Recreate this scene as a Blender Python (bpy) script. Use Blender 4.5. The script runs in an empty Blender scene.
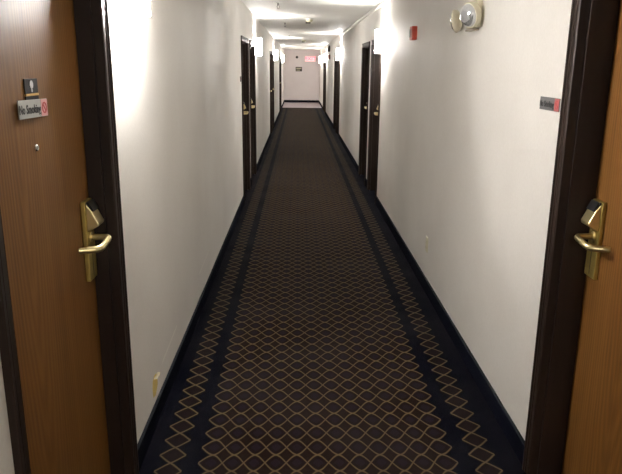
import bpy, bmesh, math
from mathutils import Matrix, Vector
C = bpy.context.scene.collection
sc = bpy.context.scene
PI = math.pi

# ------------------------------------------------------------------ place dimensions (metres, camera stands over x=0,y=0)
XL, XR, ZC = -0.675, 0.986, 2.401
Y0, Y1 = -8.5, 31.3
PERIOD = 7.79

# ------------------------------------------------------------------ node helpers
def new_mat(name):
    m = bpy.data.materials.new(name); m.use_nodes = True
    nt = m.node_tree; b = nt.nodes['Principled BSDF']
    return m, nt, b
class N:
    """tiny expression helper over math nodes"""
    def __init__(s, nt): s.nt = nt
    def m(s, op, a, b=None, c=None):
        n = s.nt.nodes.new('ShaderNodeMath'); n.operation = op
        for i, v in enumerate((a, b, c)):
            if v is None: continue
            if isinstance(v, (int, float)): n.inputs[i].default_value = v
            else: s.nt.links.new(v, n.inputs[i])
        return n.outputs[0]
    def mix(s, f, a, b):
        n = s.nt.nodes.new('ShaderNodeMix'); n.data_type = 'RGBA'
        for sock, v in ((n.inputs[0], f), (n.inputs[6], a), (n.inputs[7], b)):
            if isinstance(v, (int, float)): sock.default_value = v
            elif isinstance(v, tuple): sock.default_value = (*v, 1)
            else: s.nt.links.new(v, sock)
        return n.outputs[2]
    def coord(s, kind='Object'):
        return s.nt.nodes.new('ShaderNodeTexCoord').outputs[kind]
    def mapping(s, v, scale=(1, 1, 1), loc=(0, 0, 0)):
        n = s.nt.nodes.new('ShaderNodeMapping'); s.nt.links.new(v, n.inputs[0])
        n.inputs['Scale'].default_value = scale; n.inputs['Location'].default_value = loc
        return n.outputs[0]
    def noise(s, v, scale, detail=2, rough=.5, dist=0):
        n = s.nt.nodes.new('ShaderNodeTexNoise'); s.nt.links.new(v, n.inputs['Vector'])
        n.inputs['Scale'].default_value = scale; n.inputs['Detail'].default_value = detail
        n.inputs['Roughness'].default_value = rough; n.inputs['Distortion'].default_value = dist
        return n.outputs[0]
    def ramp(s, f, stops):
        n = s.nt.nodes.new('ShaderNodeValToRGB'); s.nt.links.new(f, n.inputs[0])
        e = n.color_ramp.elements
        while len(e) < len(stops): e.new(.5)
        for k, (p, c) in enumerate(stops):
            e[k].position = p; e[k].color = (*c, 1)
        return n.outputs[0]
    def bump(s, h, b, strength=.3, dist=.002):
        n = s.nt.nodes.new('ShaderNodeBump'); s.nt.links.new(h, n.inputs['Height'])
        n.inputs['Strength'].default_value = strength; n.inputs['Distance'].default_value = dist
        s.nt.links.new(n.outputs[0], b.inputs['Normal'])
def plain(name, col, rough=.5, metal=0, noise_amt=.08, scale=60):
    m, nt, b = new_mat(name); n = N(nt)
    f = n.noise(n.coord(), scale, 3)
    lo = tuple(c*(1-noise_amt) for c in col); hi = tuple(min(1, c*(1+noise_amt)) for c in col)
    nt.links.new(n.mix(f, lo, hi), b.inputs['Base Color'])
    b.inputs['Roughness'].default_value = rough; b.inputs['Metallic'].default_value = metal
    return m

# wallpaper
def wallpaper(name, a, bcol):
    m, nt, b = new_mat(name); n = N(nt); co = n.coord()
    big = n.noise(co, 1.3, 3)
    weave = n.noise(n.mapping(co, (1, 1, .45)), 170, 4, .7)
    f = n.m('ADD', n.m('MULTIPLY', big, .55), n.m('MULTIPLY', weave, .45))
    nt.links.new(n.ramp(f, [(.3, a), (.7, bcol)]), b.inputs['Base Color'])
    b.inputs['Roughness'].default_value = .62
    n.bump(weave, b, .35, .0025)
    return m
M_WALL = wallpaper('wallpaper', (.68, .65, .605), (.82, .795, .755))
M_WALLE = wallpaper('exit_glow_wallpaper', (.72, .665, .655), (.82, .77, .76))  # pink tint puts the EXIT sign's red glow into the wall colour
M_CEIL = wallpaper('ceiling_paint', (.70, .69, .64), (.80, .79, .75))

# carpet
def carpet():
    m, nt, b = new_mat('patterned_carpet'); n = N(nt); co = n.coord()
    wob = n.noise(co, 300, 2)
    sp = nt.nodes.new('ShaderNodeSeparateXYZ'); nt.links.new(co, sp.inputs[0])
    X, Y = sp.outputs[0], sp.outputs[1]
    P, Q, xc = .1175, .092, .139
    dw = n.m('MULTIPLY', n.m('SUBTRACT', wob, .5), .004)
    x = n.m('ADD', n.m('SUBTRACT', X, xc), dw)
    y = n.m('ADD', n.m('SUBTRACT', Y, 2.449), dw)
    def frac_c(v): return n.m('SUBTRACT', n.m('FRACT', n.m('ADD', v, .5)), .5)
    def bound(t, wc):   # half height of an ogee cell at t = 0 (middle) .. 1 (tip), in row pitches
        t = n.m('MINIMUM', t, 1.0)
        c = n.m('COSINE', n.m('MULTIPLY', t, PI/2))
        l = n.m('POWER', n.m('SUBTRACT', 1.0, t), 1.5)
        return n.m('ADD', n.m('MULTIPLY', c, wc), n.m('MULTIPLY', l, .5-wc))
    def line(d, w):
        return n.m('SUBTRACT', 1.0, n.m('SMOOTH_MIN', n.m('DIVIDE', n.m('ABSOLUTE', d), w), 1.0, .2))
    # field: 12 columns of cells, centre line between two columns
    ax = n.m('ABSOLUTE', x)
    u = n.m('MULTIPLY', n.m('ABSOLUTE', frac_c(n.m('SUBTRACT', n.m('DIVIDE', x, Q), .5))), 2)
    v = n.m('ABSOLUTE', frac_c(n.m('DIVIDE', y, P)))
    uo = n.m('DIVIDE', n.m('SUBTRACT', ax, 5.5*Q), .058)
    outer = n.m('GREATER_THAN', ax, 5.5*Q)
    u = n.m('ADD', n.m('MULTIPLY', u, n.m('SUBTRACT', 1.0, outer)), n.m('MULTIPLY', uo, outer))
    bf = bound(u, .42)
    df = n.m('MULTIPLY', n.m('SUBTRACT', v, bf), P)
    in_cols = n.m('LESS_THAN', ax, 5.5*Q+.058)
    cellf = n.m('MULTIPLY', n.m('LESS_THAN', df, 0), in_cols)
    gap = n.m('MULTIPLY', n.m('GREATER_THAN', df, 0), n.m('LESS_THAN', ax, 5.5*Q))
    lf = n.m('MULTIPLY', line(df, .0095), in_cols)
    # border columns
    bx = n.m('DIVIDE', n.m('ABSOLUTE', n.m('SUBTRACT', ax, .683)), .058)
    vb = n.m('ABSOLUTE', frac_c(n.m('ADD', n.m('DIVIDE', y, P), .5)))
    db = n.m('MULTIPLY', n.m('SUBTRACT', vb, bound(bx, .26)), P)
    inb = n.m('LESS_THAN', bx, 1.0)
    cellb = n.m('MULTIPLY', n.m('LESS_THAN', db, 0), inb)
    lb = n.m('MULTIPLY', line(db, .0095), inb)
    L = n.m('MAXIMUM', lf, lb)
    cell = n.m('MAXIMUM', cellf, cellb)
    pile = n.noise(co, 420, 2)
    blot = n.noise(co, 2.2, 3)
    navy = n.mix(pile, (.0006, .0007, .0022), (.0017, .0020, .0056))
    wine = n.mix(pile, (.0055, .0026, .0028), (.012, .0064, .0066))
    rust = n.mix(pile, (.0066, .0030, .0022), (.014, .0068, .0050))
    heart = n.m('MULTIPLY', n.m('LESS_THAN', n.m('ADD', df, n.m('MULTIPLY', u, .02)), -.028), cellf)
    gold = n.mix(pile, (.065, .049, .022), (.13, .098, .050))
    col = n.mix(cell, navy, wine)
    col = n.mix(n.m('MULTIPLY', heart, .6), col, (.010, .006, .012))
    col = n.mix(gap, col, rust)
    col = n.mix(L, col, gold)
    col = n.mix(n.m('MULTIPLY', n.m('SUBTRACT', blot, .35), .5), col, (.03, .027, .03))
    nt.links.new(col, b.inputs['Base Color'])
    b.inputs['Roughness'].default_value = .95
    b.inputs['Specular IOR Level'].default_value = .03
    b.inputs['Sheen Weight'].default_value = .0
    b.inputs['Sheen Roughness'].default_value = .5
    n.bump(pile, b, .5, .003)
    return m
M_CARPET = carpet()
def base_carpet():
    m, nt, b = new_mat('navy_carpet_base'); n = N(nt); co = n.coord()
    pile = n.noise(co, 420, 2)
    nt.links.new(n.mix(pile, (.0022, .0026, .0060), (.0050, .0058, .0120)), b.inputs['Base Color'])
    b.inputs['Roughness'].default_value = .95; b.inputs['Specular IOR Level'].default_value = .03
    n.bump(pile, b, .5, .003)
    return m
M_BASE = base_carpet()
M_BIND = plain('carpet_binding', (.016, .018, .022), .95)
M_BIND.node_tree.nodes['Principled BSDF'].inputs['Specular IOR Level'].default_value = .05

# wood veneer (object space: x across the leaf, y up)
def wood():
    m, nt, b = new_mat('oak_veneer'); n = N(nt); co = n.coord()
    fine = n.noise(n.mapping(co, (130, 2.2, 30)), 1.0, 4, .65)
    mid = n.noise(n.mapping(co, (22, .7, 20)), 1.0, 3, .6, .6)
    w = nt.nodes.new('ShaderNodeTexWave'); w.wave_type = 'RINGS'; w.rings_direction = 'SPHERICAL'
    nt.links.new(n.mapping(co, (9, .75, 1), (.9, -1.2, .3)), w.inputs[0])
    w.inputs['Scale'].default_value = 2.2; w.inputs['Distortion'].default_value = 3.5
    w.inputs['Detail'].default_value = 3; w.inputs['Detail Scale'].default_value = 1.2
    f = n.m('ADD', n.m('ADD', n.m('MULTIPLY', fine, .42), n.m('MULTIPLY', mid, .40)), n.m('MULTIPLY', w.outputs[1], .18))
    nt.links.new(n.ramp(f, [(.28, (.095, .038, .007)), (.5, (.135, .057, .0115)), (.72, (.18, .085, .021))]), b.inputs['Base Color'])
    b.inputs['Roughness'].default_value = .5; b.inputs['Specular IOR Level'].default_value = .22
    n.bump(f, b, .4, .0015)
    return m
M_WOOD = wood()
def frame_paint():
    m, nt, b = new_mat('dark_brown_frame'); n = N(nt); co = n.coord()
    f = n.noise(n.mapping(co, (40, 3, 40)), 1, 3)
    nt.links.new(n.mix(f, (.011, .0054, .0032), (.020, .0105, .0066)), b.inputs['Base Color'])
    b.inputs['Roughness'].default_value = .5; b.inputs['Specular IOR Level'].default_value = .22
    return m
M_FRAME = frame_paint()
M_BRASS = plain('antique_brass', (.50, .38, .12), .45, 1, .12, 25)
M_BRASS_L = plain('polished_brass_lever', (.78, .66, .36), .36, 1, .05, 25)
M_BLACK = plain('black_plastic', (.012, .012, .013), .3)
M_CHROME = plain('peephole_metal', (.75, .74, .70), .25, 1)
M_CREAM = plain('cream_plastic', (.66, .62, .47), .45)
M_WHITEP = plain('white_plastic', (.78, .77, .73), .45)
M_WHITEM = plain('white_enamel', (.72, .71, .67), .4)
M_RED = plain('red_plastic', (.46, .045, .018), .4)
M_REDD = plain('dark_red_plastic', (.20, .03, .02), .45)
M_SIGN = plain('sign_silver', (.40, .41, .39), .6)
M_SIGNP = plain('sign_pink_end', (.60, .30, .30), .4)
M_INK = plain('sign_black_ink', (.012, .012, .014), .5)
M_INKR = plain('sign_red_ink', (.45, .04, .05), .5)
M_PLAQ = plain('plaque_black', (.012, .010, .009), .75)
M_PLAQ.node_tree.nodes['Principled BSDF'].inputs['Specular IOR Level'].default_value = .12
M_GOLD = plain('plaque_gold', (.62, .40, .12), .35, .6)
M_GLYPH = plain('plaque_silver', (.55, .56, .58), .4)
M_STEEL = plain('sprinkler_metal', (.25, .24, .22), .35, 1)
M_DARKP = plain('dark_brown_plastic', (.035, .028, .024), .45)
M_STRIP = plain('tan_metal_strip', (.30, .25, .18), .5)
M_TEAR = plain('exposed_yellow_backing', (.72, .57, .19), .8, 0, .25, 90)
M_PAPER = plain('curled_wallpaper', (.72, .66, .50), .7)
M_SCUFF = plain('pale_scuff', (.84, .82, .76), .8, 0, .1, 200)
M_DETECT = plain('aged_detector_plastic', (.55, .52, .36), .5)
M_LENS_OFF, _nt, _b = new_mat('clear_lens'); _b.inputs['Transmission Weight'].default_value = .35; _b.inputs['Roughness'].default_value = .12; _b.inputs['Coat Weight'].default_value = .6
_b.inputs['Base Color'].default_value = (.72, .74, .77, 1); _b.inputs['Metallic'].default_value = .6
M_REFL = plain('lamp_reflector', (.85, .85, .86), .18, 1, .02)
def emit(name, col, s):
    m, nt, b = new_mat(name); n = N(nt)
    f = n.noise(n.coord(), 8, 2)
    nt.links.new(n.mix(f, tuple(c*.97 for c in col), col), b.inputs['Emission Color'])
    b.inputs['Base Color'].default_value = (*[c*.8 for c in col], 1)
    b.inputs['Emission Strength'].default_value = s
    return m
WARM = (1.0, .90, .70)
M_SHADE = emit('lit_opal_shade', (1.0, .965, .925), 112)
M_SHADE_B = emit('bright_opal_shade', (1.0, .970, .945), 185)
M_OPEN = emit('lit_shade_opening', (1.0, .965, .915), 220)
M_DOME = emit('lit_fill_dome', (1.0, .965, .925), 480)
M_EXITG = emit('lit_exit_face', (1.0, .62, .62), .55)
M_EXITR = emit('lit_exit_letters', (1.0, .08, .12), 2.2)

# ------------------------------------------------------------------ mesh helpers
def box(bm, x0, x1, y0, y1, z0, z1, mat=0):
    vs = [bm.verts.new((x, y, z)) for x in (x0, x1) for y in (y0, y1) for z in (z0, z1)]
    idx = [(0, 1, 3, 2), (4, 6, 7, 5), (0, 4, 5, 1), (2, 3, 7, 6), (0, 2, 6, 4), (1, 5, 7, 3)]
    out = []
    for q in idx:
        f = bm.faces.new([vs[i] for i in q]); f.material_index = mat; out.append(f)
    return out
def prism(bm, pts, a0, a1, axis=0):
    """closed outline pts (2-D) swept from a0 to a1 along the axis; the other two axes keep their order"""
    def mk(p, a):
        c = [p[0], p[1]]; c.insert(axis, a); return bm.verts.new(c)
    A = [mk(p, a0) for p in pts]; B = [mk(p, a1) for p in pts]
    k = len(pts)
    bm.faces.new(A[::-1]); bm.faces.new(B)
    for i in range(k): bm.faces.new((A[i], A[(i+1) % k], B[(i+1) % k], B[i]))
def lathe(bm, prof, seg=20, cx=0, cy=0, cap=True):
    """profile of (r, w) revolved about the local w (z) axis at (cx, cy)"""
    rings = []
    for r, w in prof:
        rings.append([bm.verts.new((cx+r*math.cos(2*PI*k/seg), cy+r*math.sin(2*PI*k/seg), w)) for k in range(seg)])
    for a, b in zip(rings, rings[1:]):
        for k in range(seg): bm.faces.new((a[k], a[(k+1) % seg], b[(k+1) % seg], b[k]))
    if cap:
        bm.faces.new(rings[0][::-1]); bm.faces.new(rings[-1])
def tube(bm, pts, r, seg=12, flat=1.0):
    """round bar along points; flat squashes the section along local v"""
    pts = [Vector(p) for p in pts]; rings = []
    for i, p in enumerate(pts):
        d = (pts[min(i+1, len(pts)-1)]-pts[max(i-1, 0)]).normalized()
        up = Vector((0, 1, 0)) if abs(d.y) < .9 else Vector((1, 0, 0))
        s = d.cross(up).normalized(); t = s.cross(d).normalized()
        rr = r[i] if isinstance(r, (list, tuple)) else r
        rings.append([bm.verts.new(p+s*rr*math.cos(2*PI*k/seg)+t*rr*flat*math.sin(2*PI*k/seg)) for k in range(seg)])
    for a, b in zip(rings, rings[1:]):
        for k in range(seg): bm.faces.new((a[k], a[(k+1) % seg], b[(k+1) % seg], b[k]))
    bm.faces.new(rings[0][::-1]); bm.faces.new(rings[-1])
def obj(name, bm, mats, parent=None, bevel=0, smooth=False, seg=2):
    bmesh.ops.recalc_face_normals(bm, faces=bm.faces[:])
    if bevel:
        es = [e for e in bm.edges if len(e.link_faces) == 2 and e.calc_face_angle(0) > .5]
        bmesh.ops.bevel(bm, geom=es, offset=bevel, segments=seg, profile=.5, affect='EDGES', clamp_overlap=True)
    me = bpy.data.meshes.new(name); bm.to_mesh(me); bm.free()
    for m in (mats if isinstance(mats, (list, tuple)) else [mats]): me.materials.append(m)
    if smooth:
        for p in me.polygons: p.use_smooth = True
        me.set_sharp_from_angle(angle=math.radians(40))
    o = bpy.data.objects.new(name, me); C.objects.link(o)
    if parent: o.parent = parent
    return o
def tag(o, label=None, cat=None, group=None, kind=None):
    if label: o['label'] = label
    if cat: o['category'] = cat
    if group: o['group'] = group
    if kind: o['kind'] = kind
    return o
def empty(name): 
    o = bpy.data.objects.new(name, None); C.objects.link(o); o.empty_display_size = .05; return o
ROT = {'L': Matrix(((0, 0, 1), (1, 0, 0), (0, 1, 0))),      # local u,v,w -> +Y,+Z,+X
       'R': Matrix(((0, 0, -1), (-1, 0, 0), (0, 1, 0))),    # -Y,+Z,-X
       'E': Matrix(((1, 0, 0), (0, 0, -1), (0, 1, 0))),     # +X,+Z,-Y
       'C': Matrix(((1, 0, 0), (0, -1, 0), (0, 0, -1)))}    # +X,-Y,-Z
def put(o, side, x, y, z):
    o.matrix_world = Matrix.Translation((x, y, z)) @ ROT[side].to_4x4(); return o
def copy_tree(o, parent=None):
    c = o.copy(); C.objects.link(c)
    if parent: c.parent = parent
    for ch in list(o.children): copy_tree(ch, c)
    return c
def text_bm(s, size, xscale=1.0, depth=.0006, bold=0.0):
    cu = bpy.data.curves.new('lettering', 'FONT'); cu.body = s; cu.size = size
    cu.align_x = 'CENTER'; cu.align_y = 'CENTER'; cu.extrude = depth; cu.offset = bold; cu.resolution_u = 3; cu.space_character = 1.04
    t = bpy.data.objects.new('lettering', cu); C.objects.link(t)
    dg = bpy.context.evaluated_depsgraph_get(); dg.update()
    me = bpy.data.meshes.new_from_object(t.evaluated_get(dg))
    bm = bmesh.new(); bm.from_mesh(me)
    bpy.data.objects.remove(t); bpy.data.curves.remove(cu); bpy.data.meshes.remove(me)
    bmesh.ops.scale(bm, vec=(xscale, 1, 1), verts=bm.verts)
    for f in bm.faces: f.material_index = 0
    return bm

# ------------------------------------------------------------------ doors: where they stand
OW, OH, CW = .885, 1.945, .056          # opening width, height, casing width
DOORS = []                               # side, centre y, recess
for k in range(4):
    for side in 'LR':
        for j, off in enumerate((0.0, 1.325)):
            yc = (.582 if side == 'L' else .612) + off + k*PERIOD
            if k == 0 and j == 0: continue      # beside and behind the camera
            if k == 0: yc = 1.860 if side == 'L' else 1.902
            DOORS.append((side, yc))
openings = {s: sorted((y-OW/2, y+OW/2) for q, y in DOORS if q == s) for s in 'LR'}

# ------------------------------------------------------------------ room shell
def wall_side(name, side):
    bm = bmesh.new(); T = .22
    xa, xb = (XL-T, XL) if side == 'L' else (XR, XR+T)
    y = Y0-.2
    for a, b in openings[side]:
        box(bm, xa, xb, y, a, 0, ZC)
        box(bm, xa, xb, a, b, OH, ZC)
        y = b
    box(bm, xa, xb, y, Y1+.2, 0, ZC)
    return obj(name, bm, M_WALL)
tag(wall_side('wall_left', 'L'), 'cream textured wallpaper wall along the left of the hallway', 'wall', kind='structure')
tag(wall_side('wall_right', 'R'), 'cream textured wallpaper wall along the right of the hallway', 'wall', kind='structure')
bm = bmesh.new(); box(bm, XL, XR, Y1, Y1+.2, 0, ZC)
tag(obj('wall_end', bm, M_WALLE), 'pale wall closing the far end of the hallway', 'wall', kind='structure')
bm = bmesh.new(); box(bm, XL, XR, Y0-.2, Y0, 0, ZC)
tag(obj('wall_back', bm, M_WALL), 'cream wall closing the hallway behind the viewer', 'wall', kind='structure')
bm = bmesh.new(); box(bm, XL-.22, XR+.22, Y0-.2, Y1+.2, -.1, 0)
tag(obj('floor', bm, M_CARPET), 'navy hallway carpet with gold lattice over dark maroon cells', 'floor', kind='structure')
bm = bmesh.new(); box(bm, XL-.22, XR+.22, Y0-.2, Y1+.2, ZC, ZC+.1)
tag(obj('ceiling', bm, M_CEIL), 'off-white hallway ceiling with bright bands near the sconces', 'ceiling', kind='structure')
bm = bmesh.new(); box(bm, XL+.013, XR-.013, 27.2, Y1-.014, .0003, .004)  # pale sheet over the carpet: brightness of the far floor put into colour
tag(obj('bright_floor_1', bm, plain('bright_end_floor', (.27, .225, .24), .6)), 'bright floor before the end wall, its light put in as pale lilac-grey colour', 'floor brightness', kind='structure')
def baseboard(name, side, label):
    bm = bmesh.new(); h, t = .098, .011
    def seg(a, b):
        if side == 'L': X = (XL, XL+t); Xb = (XL, XL+t+.002)
        else: X = (XR-t, XR); Xb = (XR-t-.002, XR)
        box(bm, *X, a, b, .0005, h); box(bm, *Xb, a, b, h, h+.007, 1)
    y = Y0
    for a, b in openings[side]:
        if a-CW > y: seg(y, a-CW-.001)
        y = b+CW+.001
    seg(y, Y1)
    tag(obj(name, bm, [M_BASE, M_BIND]), label, 'baseboard', kind='structure')
baseboard('baseboard_left', 'L', 'navy carpet baseboard along the foot of the left wall')
baseboard('baseboard_right', 'R', 'navy carpet baseboard along the foot of the right wall')
bm = bmesh.new(); box(bm, XL+.014, XR-.014, Y1-.011, Y1, .0005, .098); box(bm, XL+.014, XR-.014, Y1-.013, Y1, .098, .105, 1)
tag(obj('baseboard_end', bm, [M_BASE, M_BIND]), 'navy baseboard across the foot of the far end wall', 'baseboard', kind='structure')

# ------------------------------------------------------------------ doors
def build_door(side, name):
    """local: u across (0 = middle of the opening), v up from the floor, w out of the wall plane"""
    rec = .078 if side == 'L' else .122
    s = 1 if side == 'L' else -1           # latch side is the far one
    g = .004; SD = -.022
    bm = bmesh.new(); box(bm, -OW/2+g, OW/2-g, .006, OH-g, -rec-.04, -rec)
    leaf = obj(name, bm, M_WOOD)
    bm = bmesh.new()                        # jambs, head and stops
    for q in (-1, 1):
        e = q*OW/2
        box(bm, min(e, e-q*.012)+ (0 if q<0 else 0), max(e, e-q*.012), .001, OH, -rec+.001, SD)
        box(bm, min(e, e-q*.003), max(e, e-q*.003), .001, OH, SD, .012)
    box(bm, -OW/2+.012, OW/2-.012, OH-.012, OH, -rec+.001, SD)
    box(bm, -OW/2+.003, OW/2-.003, OH-.003, OH, SD, .012)
    tag(obj('door_frame', bm, M_FRAME, leaf, .0025), 'dark brown painted door frame')
    bm = bmesh.new()                        # moulded casing round the opening
    for q in (-1, 1):
        prof = [(0, .0), (0, .012), (.006, .016), (.030, .016), (.034, .013), (.038, .018), (.050, .018), (.053, .015), (.056, .024), (.063, .024), (.066, .020), (.066, 0)]
        prof = [(a*CW/.066, w*.85) for a, w in prof]
        prism(bm, [(q*(OW/2+a), w) for a, w in prof], .001, OH, axis=1)
    prof = [(OH+a, w) for a, w in prof]
    prism(bm, prof, -OW/2-CW, OW/2+CW, axis=0)
    tag(obj('door_casing', bm, M_FRAME, leaf), 'moulded dark brown casing')
    # lock: long brass escutcheon, card reader head, return lever
    lu = s*(OW/2-.064); z0, z1 = .908, 1.198; pw = .041; wr = -rec
    bm = bmesh.new(); box(bm, lu-pw, lu+pw, z0, z1, wr, wr+.016)
    plate = obj('lock_plate', bm, M_BRASS, leaf, .003)
    tag(plate, 'antique brass lock plate')
    bm = bmesh.new()
    prof = [(1.190, .016), (1.166, .034), (1.121, .056), (1.110, .054), (1.088, .016)]
    prism(bm, [(v, wr+w) for v, w in prof], lu-.034, lu+.034, axis=0)
    tag(obj('card_reader', bm, M_BRASS_L, plate, .0025), 'brass card reader head')
    bm = bmesh.new()
    prof = [(1.196, .018), (1.196, .026), (1.1635, .0425), (1.1635, .034), (1.190, .0165)]
    prism(bm, [(v, wr+w) for v, w in prof], lu-.030, lu+.030, axis=0)
    tag(obj('card_slot', bm, M_BLACK, plate), 'black card slot cap')
    bm = bmesh.new()
    zc = 1.064; d = -s
    lathe(bm, [(.019, 0), (.019, .003), (.015, .005)], 20, lu, zc)
    bmesh.ops.translate(bm, vec=(0, 0, wr+.016), verts=bm.verts)
    pts = [(lu, zc, wr+.016), (lu, zc, wr+.066), (lu+d*.003, zc, wr+.075), (lu+d*.010, zc-.001, wr+.081), (lu+d*.022, zc-.002, wr+.083),
           (lu+d*.090, zc-.010, wr+.083), (lu+d*.103, zc-.012, wr+.080), (lu+d*.112, zc-.013, wr+.072), (lu+d*.117, zc-.014, wr+.062), (lu+d*.128, zc-.016, wr+.014)]
    tube(bm, pts, [.010]*3+[.0105]*6+[.009], 14, 1.15)
    tag(obj('lever', bm, M_BRASS_L, plate, 0, True), 'brass return lever handle')
    bm = bmesh.new(); box(bm, lu-.0012, lu+.0012, .92, 1.03, wr+.016, wr+.0168)
    obj('plate_seam', bm, M_BLACK, plate)
    bm = bmesh.new(); lathe(bm, [(.010, 0), (.010, .004), (.007, .007), (.0045, .007), (.004, .004)], 18, 0.008, 1.426)
    bmesh.ops.translate(bm, vec=(0, 0, wr), verts=bm.verts)
    tag(obj('peephole', bm, M_CHROME, leaf, 0, True), 'round metal peephole')
    return leaf
protos = {}
words = {('L', 0): 'oak veneer door with peephole in the left foreground',
         ('L', 4): 'added lit wall sconce, unseen on left wall well behind the viewer',
       ('R', 0): 'oak veneer door with brass lever in the right foreground',
         ('L', 1): 'dark-framed recessed door on left wall, first past the foreground door',
         ('L', 2): 'dark-framed recessed door on left wall, second past the foreground door',
         ('L', 3): 'dark-framed recessed door on left wall, third past the foreground door',
         ('L', 4): 'dark-framed recessed door on left wall, fourth past the foreground door',
         ('L', 5): 'dark-framed recessed door on left wall, last but one before the end wall',
         ('L', 6): 'dark-framed recessed door on left wall, closest to the end wall',
         ('R', 1): 'dark-framed recessed door on right wall, first past the foreground door',
         ('R', 2): 'dark-framed recessed door on right wall, second past the foreground door',
         ('R', 3): 'dark-framed recessed door on right wall, third past the foreground door',
         ('R', 4): 'dark-framed recessed door on right wall, fourth past the foreground door',
         ('R', 5): 'dark-framed recessed door on right wall, last but one before the end wall',
         ('R', 6): 'dark-framed recessed door on right wall, closest to the end wall'}
cnt = {'L': 0, 'R': 0}; num = 0
for side, yc in DOORS:
    num += 1
    if side not in protos:
        d = protos[side] = build_door(side, 'door_%d' % num)
    else:
        d = copy_tree(protos[side]); d.name = 'door_%d' % num
    put(d, side, XL if side == 'L' else XR, yc, 0)
    tag(d, words[(side, cnt[side])], 'door', 'dark-framed guest room doors along the hallway', 'structure')
    cnt[side] += 1

# ------------------------------------------------------------------ signs
def sign_no_smoking(m_face, m_end, w=.202, h=.05):
    bm = bmesh.new(); box(bm, -w/2, w/2, -h/2, h/2, 0, .003)
    r = obj('no_smoking_sign', bm, m_face, None, .0008)
    bm = bmesh.new(); box(bm, w/2-.048, w/2-.0012, -h/2+.0012, h/2-.0012, .003, .0036)
    tag(obj('red_end_panel', bm, m_end, r), 'pinkish red end panel')
    bm = text_bm('No Smoking', .034, .84, .0004, .0006)
    bmesh.ops.translate(bm, vec=(-.026, -.002, .0038), verts=bm.verts)
    tag(obj('lettering', bm, M_INK, r), 'black lettering')
    bm = bmesh.new()                        # ring and bar of the prohibition mark
    cx = w/2-.0245; seg = 28
    ro, ri = .0165, .0125
    a = [bm.verts.new((cx+ro*math.cos(2*PI*k/seg), ro*math.sin(2*PI*k/seg), .0044)) for k in range(seg)]
    b = [bm.verts.new((cx+ri*math.cos(2*PI*k/seg), ri*math.sin(2*PI*k/seg), .0044)) for k in range(seg)]
    for k in range(seg): bm.faces.new((a[k], a[(k+1) % seg], b[(k+1) % seg], b[k]))
    dx = .0125*math.cos(PI/4); t = .0014
    q = [bm.verts.new((cx+x, y, .0044)) for x, y in ((-dx-t, dx-t), (-dx+t, dx+t), (dx+t, -dx+t), (dx-t, -dx-t))]
    bm.faces.new(q)
    for f in bm.faces[:]:
        pass
    ex = bmesh.ops.extrude_face_region(bm, geom=bm.faces[:])
    bmesh.ops.translate(bm, vec=(0, 0, -.0008), verts=[v for v in ex['geom'] if isinstance(v, bmesh.types.BMVert)])
    tag(obj('prohibition_mark', bm, M_INKR, r), 'red ring and bar mark')
    return r
s1 = sign_no_smoking(M_SIGN, M_SIGNP); put(s1, 'L', XL-.0745, 1.867, 1.537)
s1.matrix_world = s1.matrix_world @ Matrix.Rotation(math.radians(-1.0), 4, 'Z')
tag(s1, 'silver No Smoking sign on the oak door at left', 'sign', 'no smoking signs')
s2 = sign_no_smoking(plain('sign_dark_grey', (.13, .13, .13), .5), plain('sign_red_end', (.42, .12, .11), .5)); put(s2, 'R', XR, 2.556, 1.527)
tag(s2, 'grey No Smoking sign with red end on the right wall', 'sign', 'no smoking signs')
# small black plaque above the sign
bm = bmesh.new(); box(bm, -.045, .045, -.021, .019, 0, .004)
pq = obj('door_plaque', bm, M_PLAQ, None, .001)
bm = bmesh.new(); box(bm, -.044, .046, -.0275, -.0215, .0, .0046); tag(obj('gold_bar', bm, M_GOLD, pq), 'thin gold bar')
bm = bmesh.new(); box(bm, -.044, .045, -.046, -.028, 0, .004); tag(obj('lower_strip', bm, M_PLAQ, pq), 'black lower strip')
bm = bmesh.new(); lathe(bm, [(.0115, .004), (.0115, .0046)], 20, 0, .003); lathe(bm, [(.005, .004), (.005, .0046)], 12, .0, -.013)
tag(obj('emblem', bm, M_GLYPH, pq), 'blurred silver emblem')
put(pq, 'L', XL-.078, 1.872, 1.600)
tag(pq, 'small black plaque with silver emblem and gold bar above the No Smoking sign', 'plaque')
# small dark room sign beside the first far left door
bm = bmesh.new(); box(bm, -.05, .05, -.03, .03, 0, .006)
rs = obj('room_sign', bm, M_DARKP, None, .001)
bm = bmesh.new(); box(bm, -.038, .038, -.004, .010, .006, .0068); tag(obj('sign_strip', bm, M_REDD, rs), 'dull red strip')
put(rs, 'L', XL, 7.74, 1.51)
tag(rs, 'small dark sign on left wall before the first far door', 'sign')

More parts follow.
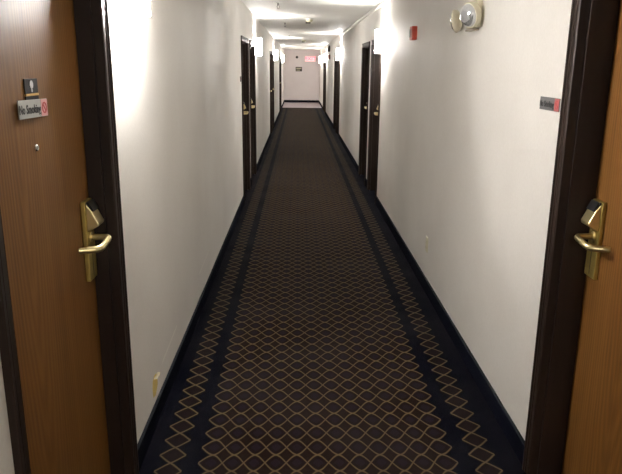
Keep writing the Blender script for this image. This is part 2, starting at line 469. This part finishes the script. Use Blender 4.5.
# ------------------------------------------------------------------ sconces
def build_sconce(m_shade):
    """rounded box of opal acrylic, open to the light above and below; local u,v,w with the foot at v=0"""
    W, H, D = .180, .255, .105
    r = empty('wall_sconce')
    bm = bmesh.new(); box(bm, -W/2+.008, W/2-.008, -.004, H+.004, 0, .014)
    tag(obj('back_plate', bm, M_WHITEM, r, .002), 'white enamel back plate')
    k = 10; out = []
    for i in range(k+1):                    # flattened half-round front
        a = PI*i/k
        e = .38
        cu = math.copysign(abs(math.cos(a))**e, math.cos(a)); cw = math.sin(a)**e
        out.append((-cu*W/2, .014+cw*(D-.014)))
    bm = bmesh.new()
    A = [bm.verts.new((u, 0, w)) for u, w in out]; B = [bm.verts.new((u, H, w)) for u, w in out]
    for i in range(k): bm.faces.new((A[i], A[i+1], B[i+1], B[i]))
    ex = bmesh.ops.solidify(bm, geom=bm.faces[:], thickness=.003)
    obj('shade', bm, m_shade, r, 0, True)
    for v, nm in ((H-.012, 'upper_diffuser'), (.012, 'lower_diffuser')):
        bm = bmesh.new(); prism(bm, [(u*.94, .015+(w-.014)*.94) for u, w in out], v-.002, v+.002, axis=1)
        obj(nm, bm, M_OPEN, r)
    return r
SL = [2.575+PERIOD*k for k in range(4)] + [2.575-PERIOD]  # last one is added behind the viewer to brighten the near walls
SR = [-.085+PERIOD*k for k in range(1, 4)] + [28.6]
lab = {('L', 0): 'lit white wall sconce beside the oak door at upper left',
       ('L', 1): 'lit white wall sconce on left wall past the first far doors',
       ('L', 2): 'lit white wall sconce on left wall, third along the hallway',
       ('L', 3): 'lit white wall sconce on left wall, closest to the end wall',
       ('L', 4): 'added lit wall sconce, unseen on left wall well behind the viewer',
       ('R', 0): 'large lit white wall sconce on right wall before the far doors',
       ('R', 1): 'lit white wall sconce on right wall, second one ahead',
       ('R', 2): 'lit white wall sconce on right wall, third one ahead',
       ('R', 3): 'lit white wall sconce on right wall beside the EXIT sign'}
bright = build_sconce(M_SHADE_B); scp = build_sconce(M_SHADE); first = True
for side, ys in (('L', SL), ('R', SR)):
    for k, y in enumerate(ys):
        if (side, k) == ('L', 0): o = bright      # the nearest lamp burns brighter than the others
        else:
            o = scp if first else copy_tree(scp); first = False
        put(o, side, XL if side == 'L' else XR, y, 1.842 if (side, k) == ('L', 0) else 1.815)
        tag(o, lab[(side, k)], 'wall lamp', 'wall sconces along the hallway')

# ------------------------------------------------------------------ emergency light, alarm, outlet on the right wall
em = empty('emergency_light')
bm = bmesh.new(); box(bm, -.11, .095, -.070, .075, 0, .032)
tag(obj('housing', bm, M_CREAM, em, .006), 'cream housing')
bm = bmesh.new(); box(bm, -.105, .06, -.083, -.074, 0, .036)
tag(obj('test_strip', bm, M_STRIP, em, .002), 'tan strip under the housing')
def lamp_head(u, v, w, tilt, deep=1.0):
    bm = bmesh.new()
    lathe(bm, [(.018, -.055), (.040, -.050), (.060, -.030), (.066, -.005), (.066, .004), (.060, .004)], 24)
    h = obj('lamp_head', bm, M_CREAM, em, 0, True)
    bm = bmesh.new(); lathe(bm, [(.012, -.034), (.040, -.026), (.058, .001), (.0595, .003)], 24, cap=False)
    obj('reflector', bm, M_REFL, h, 0, True)
    bm = bmesh.new(); lathe(bm, [(.0605, .003), (.058, .016), (.046, .030), (.026, .040), (.006, .043)], 24)
    obj('lens', bm, M_LENS_OFF, h, 0, True)
    h.matrix_local = Matrix.Translation((u, v, w)) @ Matrix.Rotation(tilt, 4, 'Y') @ Matrix.Rotation(.25*deep, 4, 'X') @ Matrix.Diagonal((1, 1, deep, 1))
lamp_head(.115, -.010, .072, .38)
bm = bmesh.new(); tube(bm, [(-.105, 0, .016), (-.19, -.005, .016)], .008); obj('swivel_arm', bm, M_CREAM, em, 0, True)
lamp_head(-.30, -.014, .05, -.55, .6)
put(em, 'R', XR, 3.735, 1.944)
tag(em, 'cream emergency light with round clear lamp head high on right wall', 'emergency light')

bm = bmesh.new(); box(bm, -.058, .058, -.055, .055, 0, .045)
al = obj('fire_alarm', bm, M_RED, None, .006)
bm = bmesh.new(); box(bm, -.044, -.012, -.035, .035, .045, .052); tag(obj('strobe_lens', bm, M_LENS_OFF, al, .003), 'clear strobe lens')
bm = bmesh.new()
for i in range(5): box(bm, .004, .044, -.034+i*.015, -.026+i*.015, .045, .047)
tag(obj('sounder_grille', bm, M_REDD, al), 'dark red sounder slots')
put(al, 'R', XR+.002, 5.66, 1.938)
tag(al, 'small red fire alarm box high on right wall beyond the emergency light', 'fire alarm')

bm = bmesh.new(); box(bm, -.036, .036, -.058, .058, 0, .006)
ot = obj('power_outlet', bm, M_CREAM, None, .003)
for v in (-.02, .02):
    bm = bmesh.new(); lathe(bm, [(.0165, .006), (.0165, .0085), (.014, .009)], 20, 0, v)
    soc = obj('socket', bm, M_CREAM, ot)
    bm = bmesh.new()
    for u in (-.006, .006): box(bm, u-.001, u+.001, v-.004, v+.005, .009, .0093)
    obj('slot', bm, M_BLACK, soc)
put(ot, 'R', XR, 4.71, .36)
tag(ot, 'cream power outlet plate low on the right wall', 'power outlet')

# far alarm devices on the right wall
bm = bmesh.new(); box(bm, -.05, .05, -.09, .09, 0, .07)
fs = obj('wall_speaker', bm, M_DARKP, None, .008)
bm = bmesh.new()
for i in range(6): box(bm, -.04, .04, -.07+i*.025, -.058+i*.025, .07, .073)
obj('speaker_grille', bm, M_BLACK, fs)
put(fs, 'R', XR, 20.9, 2.20)
tag(fs, 'small dark box high on right wall above the far red alarm', 'wall device')
bm = bmesh.new(); box(bm, -.06, .06, -.07, .07, 0, .055)
fa = obj('fire_alarm', bm, M_REDD, None, .006)
bm = bmesh.new(); box(bm, -.03, .03, -.045, .0, .055, .064); obj('strobe_lens', bm, M_WHITEP, fa, .003)
put(fa, 'R', XR+.002, 20.9, 1.95)
tag(fa, 'far dark red alarm box on right wall near the end wall', 'fire alarm')

# cable raceway along the top of the right wall
bm = bmesh.new()
prism(bm, [(XR, 2.356), (XR-.026, 2.358), (XR-.030, 2.362), (XR-.030, 2.392), (XR-.026, 2.396), (XR, 2.397)], -1.0, 15.33, axis=1)
rw = obj('cable_raceway', bm, M_WHITEP)
bm = bmesh.new(); box(bm, XR-.025, XR, 15.30, 15.36, 2.355, 2.398); obj('end_fitting', bm, M_WHITEP, rw, .002)
tag(rw, 'off-white cable raceway along the top of right wall', 'raceway')

# ------------------------------------------------------------------ end wall: exit sign, notice, round alarm
ex_ = empty('exit_sign')
bm = bmesh.new(); box(bm, -.25, .25, -.13, .13, 0, .05); tag(obj('sign_case', bm, M_WHITEP, ex_, .006), 'white case')
bm = bmesh.new(); box(bm, -.235, .235, -.117, .117, .05, .052); tag(obj('face_panel', bm, M_EXITG, ex_), 'glowing pinkish face')
bm = text_bm('EXIT', .22, 1.05, .001, .004); bmesh.ops.translate(bm, vec=(0, 0, .0535), verts=bm.verts)
tag(obj('lettering', bm, M_EXITR, ex_), 'glowing red letters')
put(ex_, 'E', .56, Y1, 2.0)
tag(ex_, 'glowing red EXIT sign high on the end wall', 'exit sign')
bm = bmesh.new(); box(bm, -.15, .15, -.10, .10, 0, .012)
nb = obj('notice_board', bm, M_DARKP, None, .002)
bm = bmesh.new(); box(bm, -.12, .12, .01, .06, .012, .0135); box(bm, -.12, .06, -.06, -.03, .012, .0135); tag(obj('notice_lines', bm, M_DETECT, nb), 'pale bands on the notice')
put(nb, 'E', .02, Y1+.002, 1.53)
tag(nb, 'small dark framed notice in the middle of the end wall', 'notice')
bm = bmesh.new(); lathe(bm, [(.06, 0), (.06, .02), (.045, .035), (.0, .036)][:3], 20)
wa = obj('wall_detector', bm, M_DARKP, None, 0, True)
put(wa, 'E', -.07, Y1, 2.07)
tag(wa, 'small dark round detector above the notice on the end wall', 'detector')

# ------------------------------------------------------------------ ceiling fittings
def sprinkler():
    r = empty('ceiling_sprinkler')
    bm = bmesh.new(); lathe(bm, [(.036, 0), (.034, .006), (.016, .009)], 20); tag(obj('escutcheon', bm, M_WHITEM, r, 0, True), 'white ceiling ring')
    bm = bmesh.new(); lathe(bm, [(.011, .008), (.011, .034), (.008, .038)], 14); obj('sprinkler_body', bm, M_STEEL, r, 0, True)
    bm = bmesh.new()
    for q in (-1, 1): tube(bm, [(q*.009, 0, .036), (q*.015, 0, .050), (q*.012, 0, .066), (q*.002, 0, .074)], .0028, 8)
    obj('yoke', bm, M_STEEL, r, 0, True)
    bm = bmesh.new(); lathe(bm, [(.004, .072), (.020, .076), (.021, .078), (.004, .079)], 18); obj('deflector', bm, M_STEEL, r)
    return r
sp0 = sprinkler(); firsts = True
for x, y, lb in ((-.245, 8.2, 'small metal sprinkler on the ceiling nearest the viewer'), (-.237, 11.8, 'small metal sprinkler on the ceiling above the second left sconce'),
                 (-.236, 16.6, 'small metal sprinkler on the ceiling far down the hallway')):
    o = sp0 if firsts else copy_tree(sp0); firsts = False
    put(o, 'C', x, y, ZC); tag(o, lb, 'sprinkler', 'ceiling sprinklers')
def detector():
    r = empty('smoke_detector')
    bm = bmesh.new(); lathe(bm, [(.068, 0), (.068, .012), (.062, .016)], 24); tag(obj('mounting_base', bm, M_WHITEP, r, 0, True), 'white mounting base')
    bm = bmesh.new(); lathe(bm, [(.056, .016), (.056, .030), (.046, .046), (.030, .052)], 24); tag(obj('sensor_cap', bm, M_DETECT, r, 0, True), 'yellowed sensor cap')
    bm = bmesh.new(); box(bm, -.06, .02, -.012, .012, .04, .075); obj('vane', bm, M_DARKP, r, .004)
    return r
dt0 = detector(); put(dt0, 'C', .17, 10.9, ZC); tag(dt0, 'yellowed smoke detector on the ceiling, nearer one', 'smoke detector', 'ceiling smoke detectors')
o = copy_tree(dt0); put(o, 'C', .155, 19.4, ZC); tag(o, 'dark smoke detector on the ceiling, farther one', 'smoke detector', 'ceiling smoke detectors')

cl = empty('fill_light')  # added lamp, out of view, to lift the light on near walls and frames
bm = bmesh.new(); lathe(bm, [(.19, 0), (.19, .025), (.18, .03)], 32); tag(obj('light_pan', bm, M_WHITEM, cl, 0, True), 'white metal pan')
bm = bmesh.new(); lathe(bm, [(.17, .03), (.165, .05), (.14, .075), (.09, .092), (.03, .098)], 32); tag(obj('dome_shade', bm, M_DOME, cl, 0, True), 'glowing opal dome')
put(cl, 'C', .30, -4.0, ZC); tag(cl, 'added unseen fill light, a round opal dome behind the viewer', 'ceiling light')

# ------------------------------------------------------------------ damage on the left wall
def blob(pts, th):
    bm = bmesh.new(); a = [bm.verts.new((u, v, th)) for u, v in pts]; b = [bm.verts.new((u*1.08, v*1.08, 0)) for u, v in pts]
    k = len(pts); bm.faces.new(a)
    for i in range(k): bm.faces.new((a[i], a[(i+1) % k], b[(i+1) % k], b[i]))
    return bm
tr = obj('wallpaper_tear', blob([(-.050, -.010), (-.045, -.050), (.002, -.062), (.048, -.034), (.055, .004), (.030, .030), (-.010, .038), (-.040, .024)], .0008), M_TEAR)
bm = bmesh.new()
rows = []
for i in range(6):
    a = i/5*2.2
    rows.append([bm.verts.new((-.030+.016*k, .024+.006*math.sin(k*1.7)+.012*math.sin(a), .002+.011*(1-math.cos(a)))) for k in range(5)])
for p, q in zip(rows, rows[1:]):
    for k in range(4): bm.faces.new((p[k], p[k+1], q[k+1], q[k]))
bmesh.ops.solidify(bm, geom=bm.faces[:], thickness=.0008)
tag(obj('curled_flap', bm, M_PAPER, tr, 0, True), 'curled wallpaper flap')
put(tr, 'L', XL, 2.80, .198)
tag(tr, 'yellow torn patch in the wallpaper low on left wall', 'wallpaper damage')
sk = obj('scuff_mark', blob([(-.20, -.022), (-.02, -.010), (.20, .008), (.21, .020), (.02, .008), (-.18, -.006)], .0006), M_SCUFF)
put(sk, 'L', XL-.0003, 3.17, .232); tag(sk, 'long pale scuff on left wall beyond the yellow tear', 'scuff')
sk = obj('scuff_mark', blob([(-.26, -.020), (-.05, -.010), (.24, .012), (.26, .022), (.02, .008), (-.24, -.006)], .0006), M_SCUFF)
put(sk, 'L', XL-.0003, 4.5, .285); tag(sk, 'faint pale scuff farther along the left wall above the baseboard', 'scuff')

# ------------------------------------------------------------------ world, camera, view
w = bpy.data.worlds.new('World'); sc.world = w; w.use_nodes = True
w.node_tree.nodes['Background'].inputs[0].default_value = (.02, .02, .022, 1)
yaw, pitch, roll, f = 0.02147206, 0.25872234, -0.01026691, 644.56
fw = Vector((math.sin(yaw)*math.cos(pitch), math.cos(yaw)*math.cos(pitch), -math.sin(pitch)))
r = Vector((math.cos(yaw), -math.sin(yaw), 0)); d = fw.cross(r)
rr = r*math.cos(roll)+d*math.sin(roll); dd = d*math.cos(roll)-r*math.sin(roll)
cam = bpy.data.cameras.new('camera'); co = bpy.data.objects.new('camera', cam); C.objects.link(co)
m = Matrix((rr, -dd, -fw)).transposed().to_4x4(); m.translation = (0, 0, 1.66)
co.matrix_world = m
cam.sensor_fit = 'HORIZONTAL'; cam.sensor_width = 36; cam.lens = f/622*36; cam.clip_start = .02; cam.clip_end = 100
sc.camera = co
vs = sc.view_settings
sc.display_settings.display_device = 'sRGB'
vs.view_transform = 'Standard'; vs.look = 'None'; vs.gamma = 1; vs.use_curve_mapping = False
vs.exposure = 0.28
sc.cycles.max_bounces = 12; sc.cycles.diffuse_bounces = 8; sc.cycles.caustics_reflective = False; sc.cycles.caustics_refractive = False
sc.cycles.use_denoising = True
sc.cycles.sample_clamp_indirect = 6
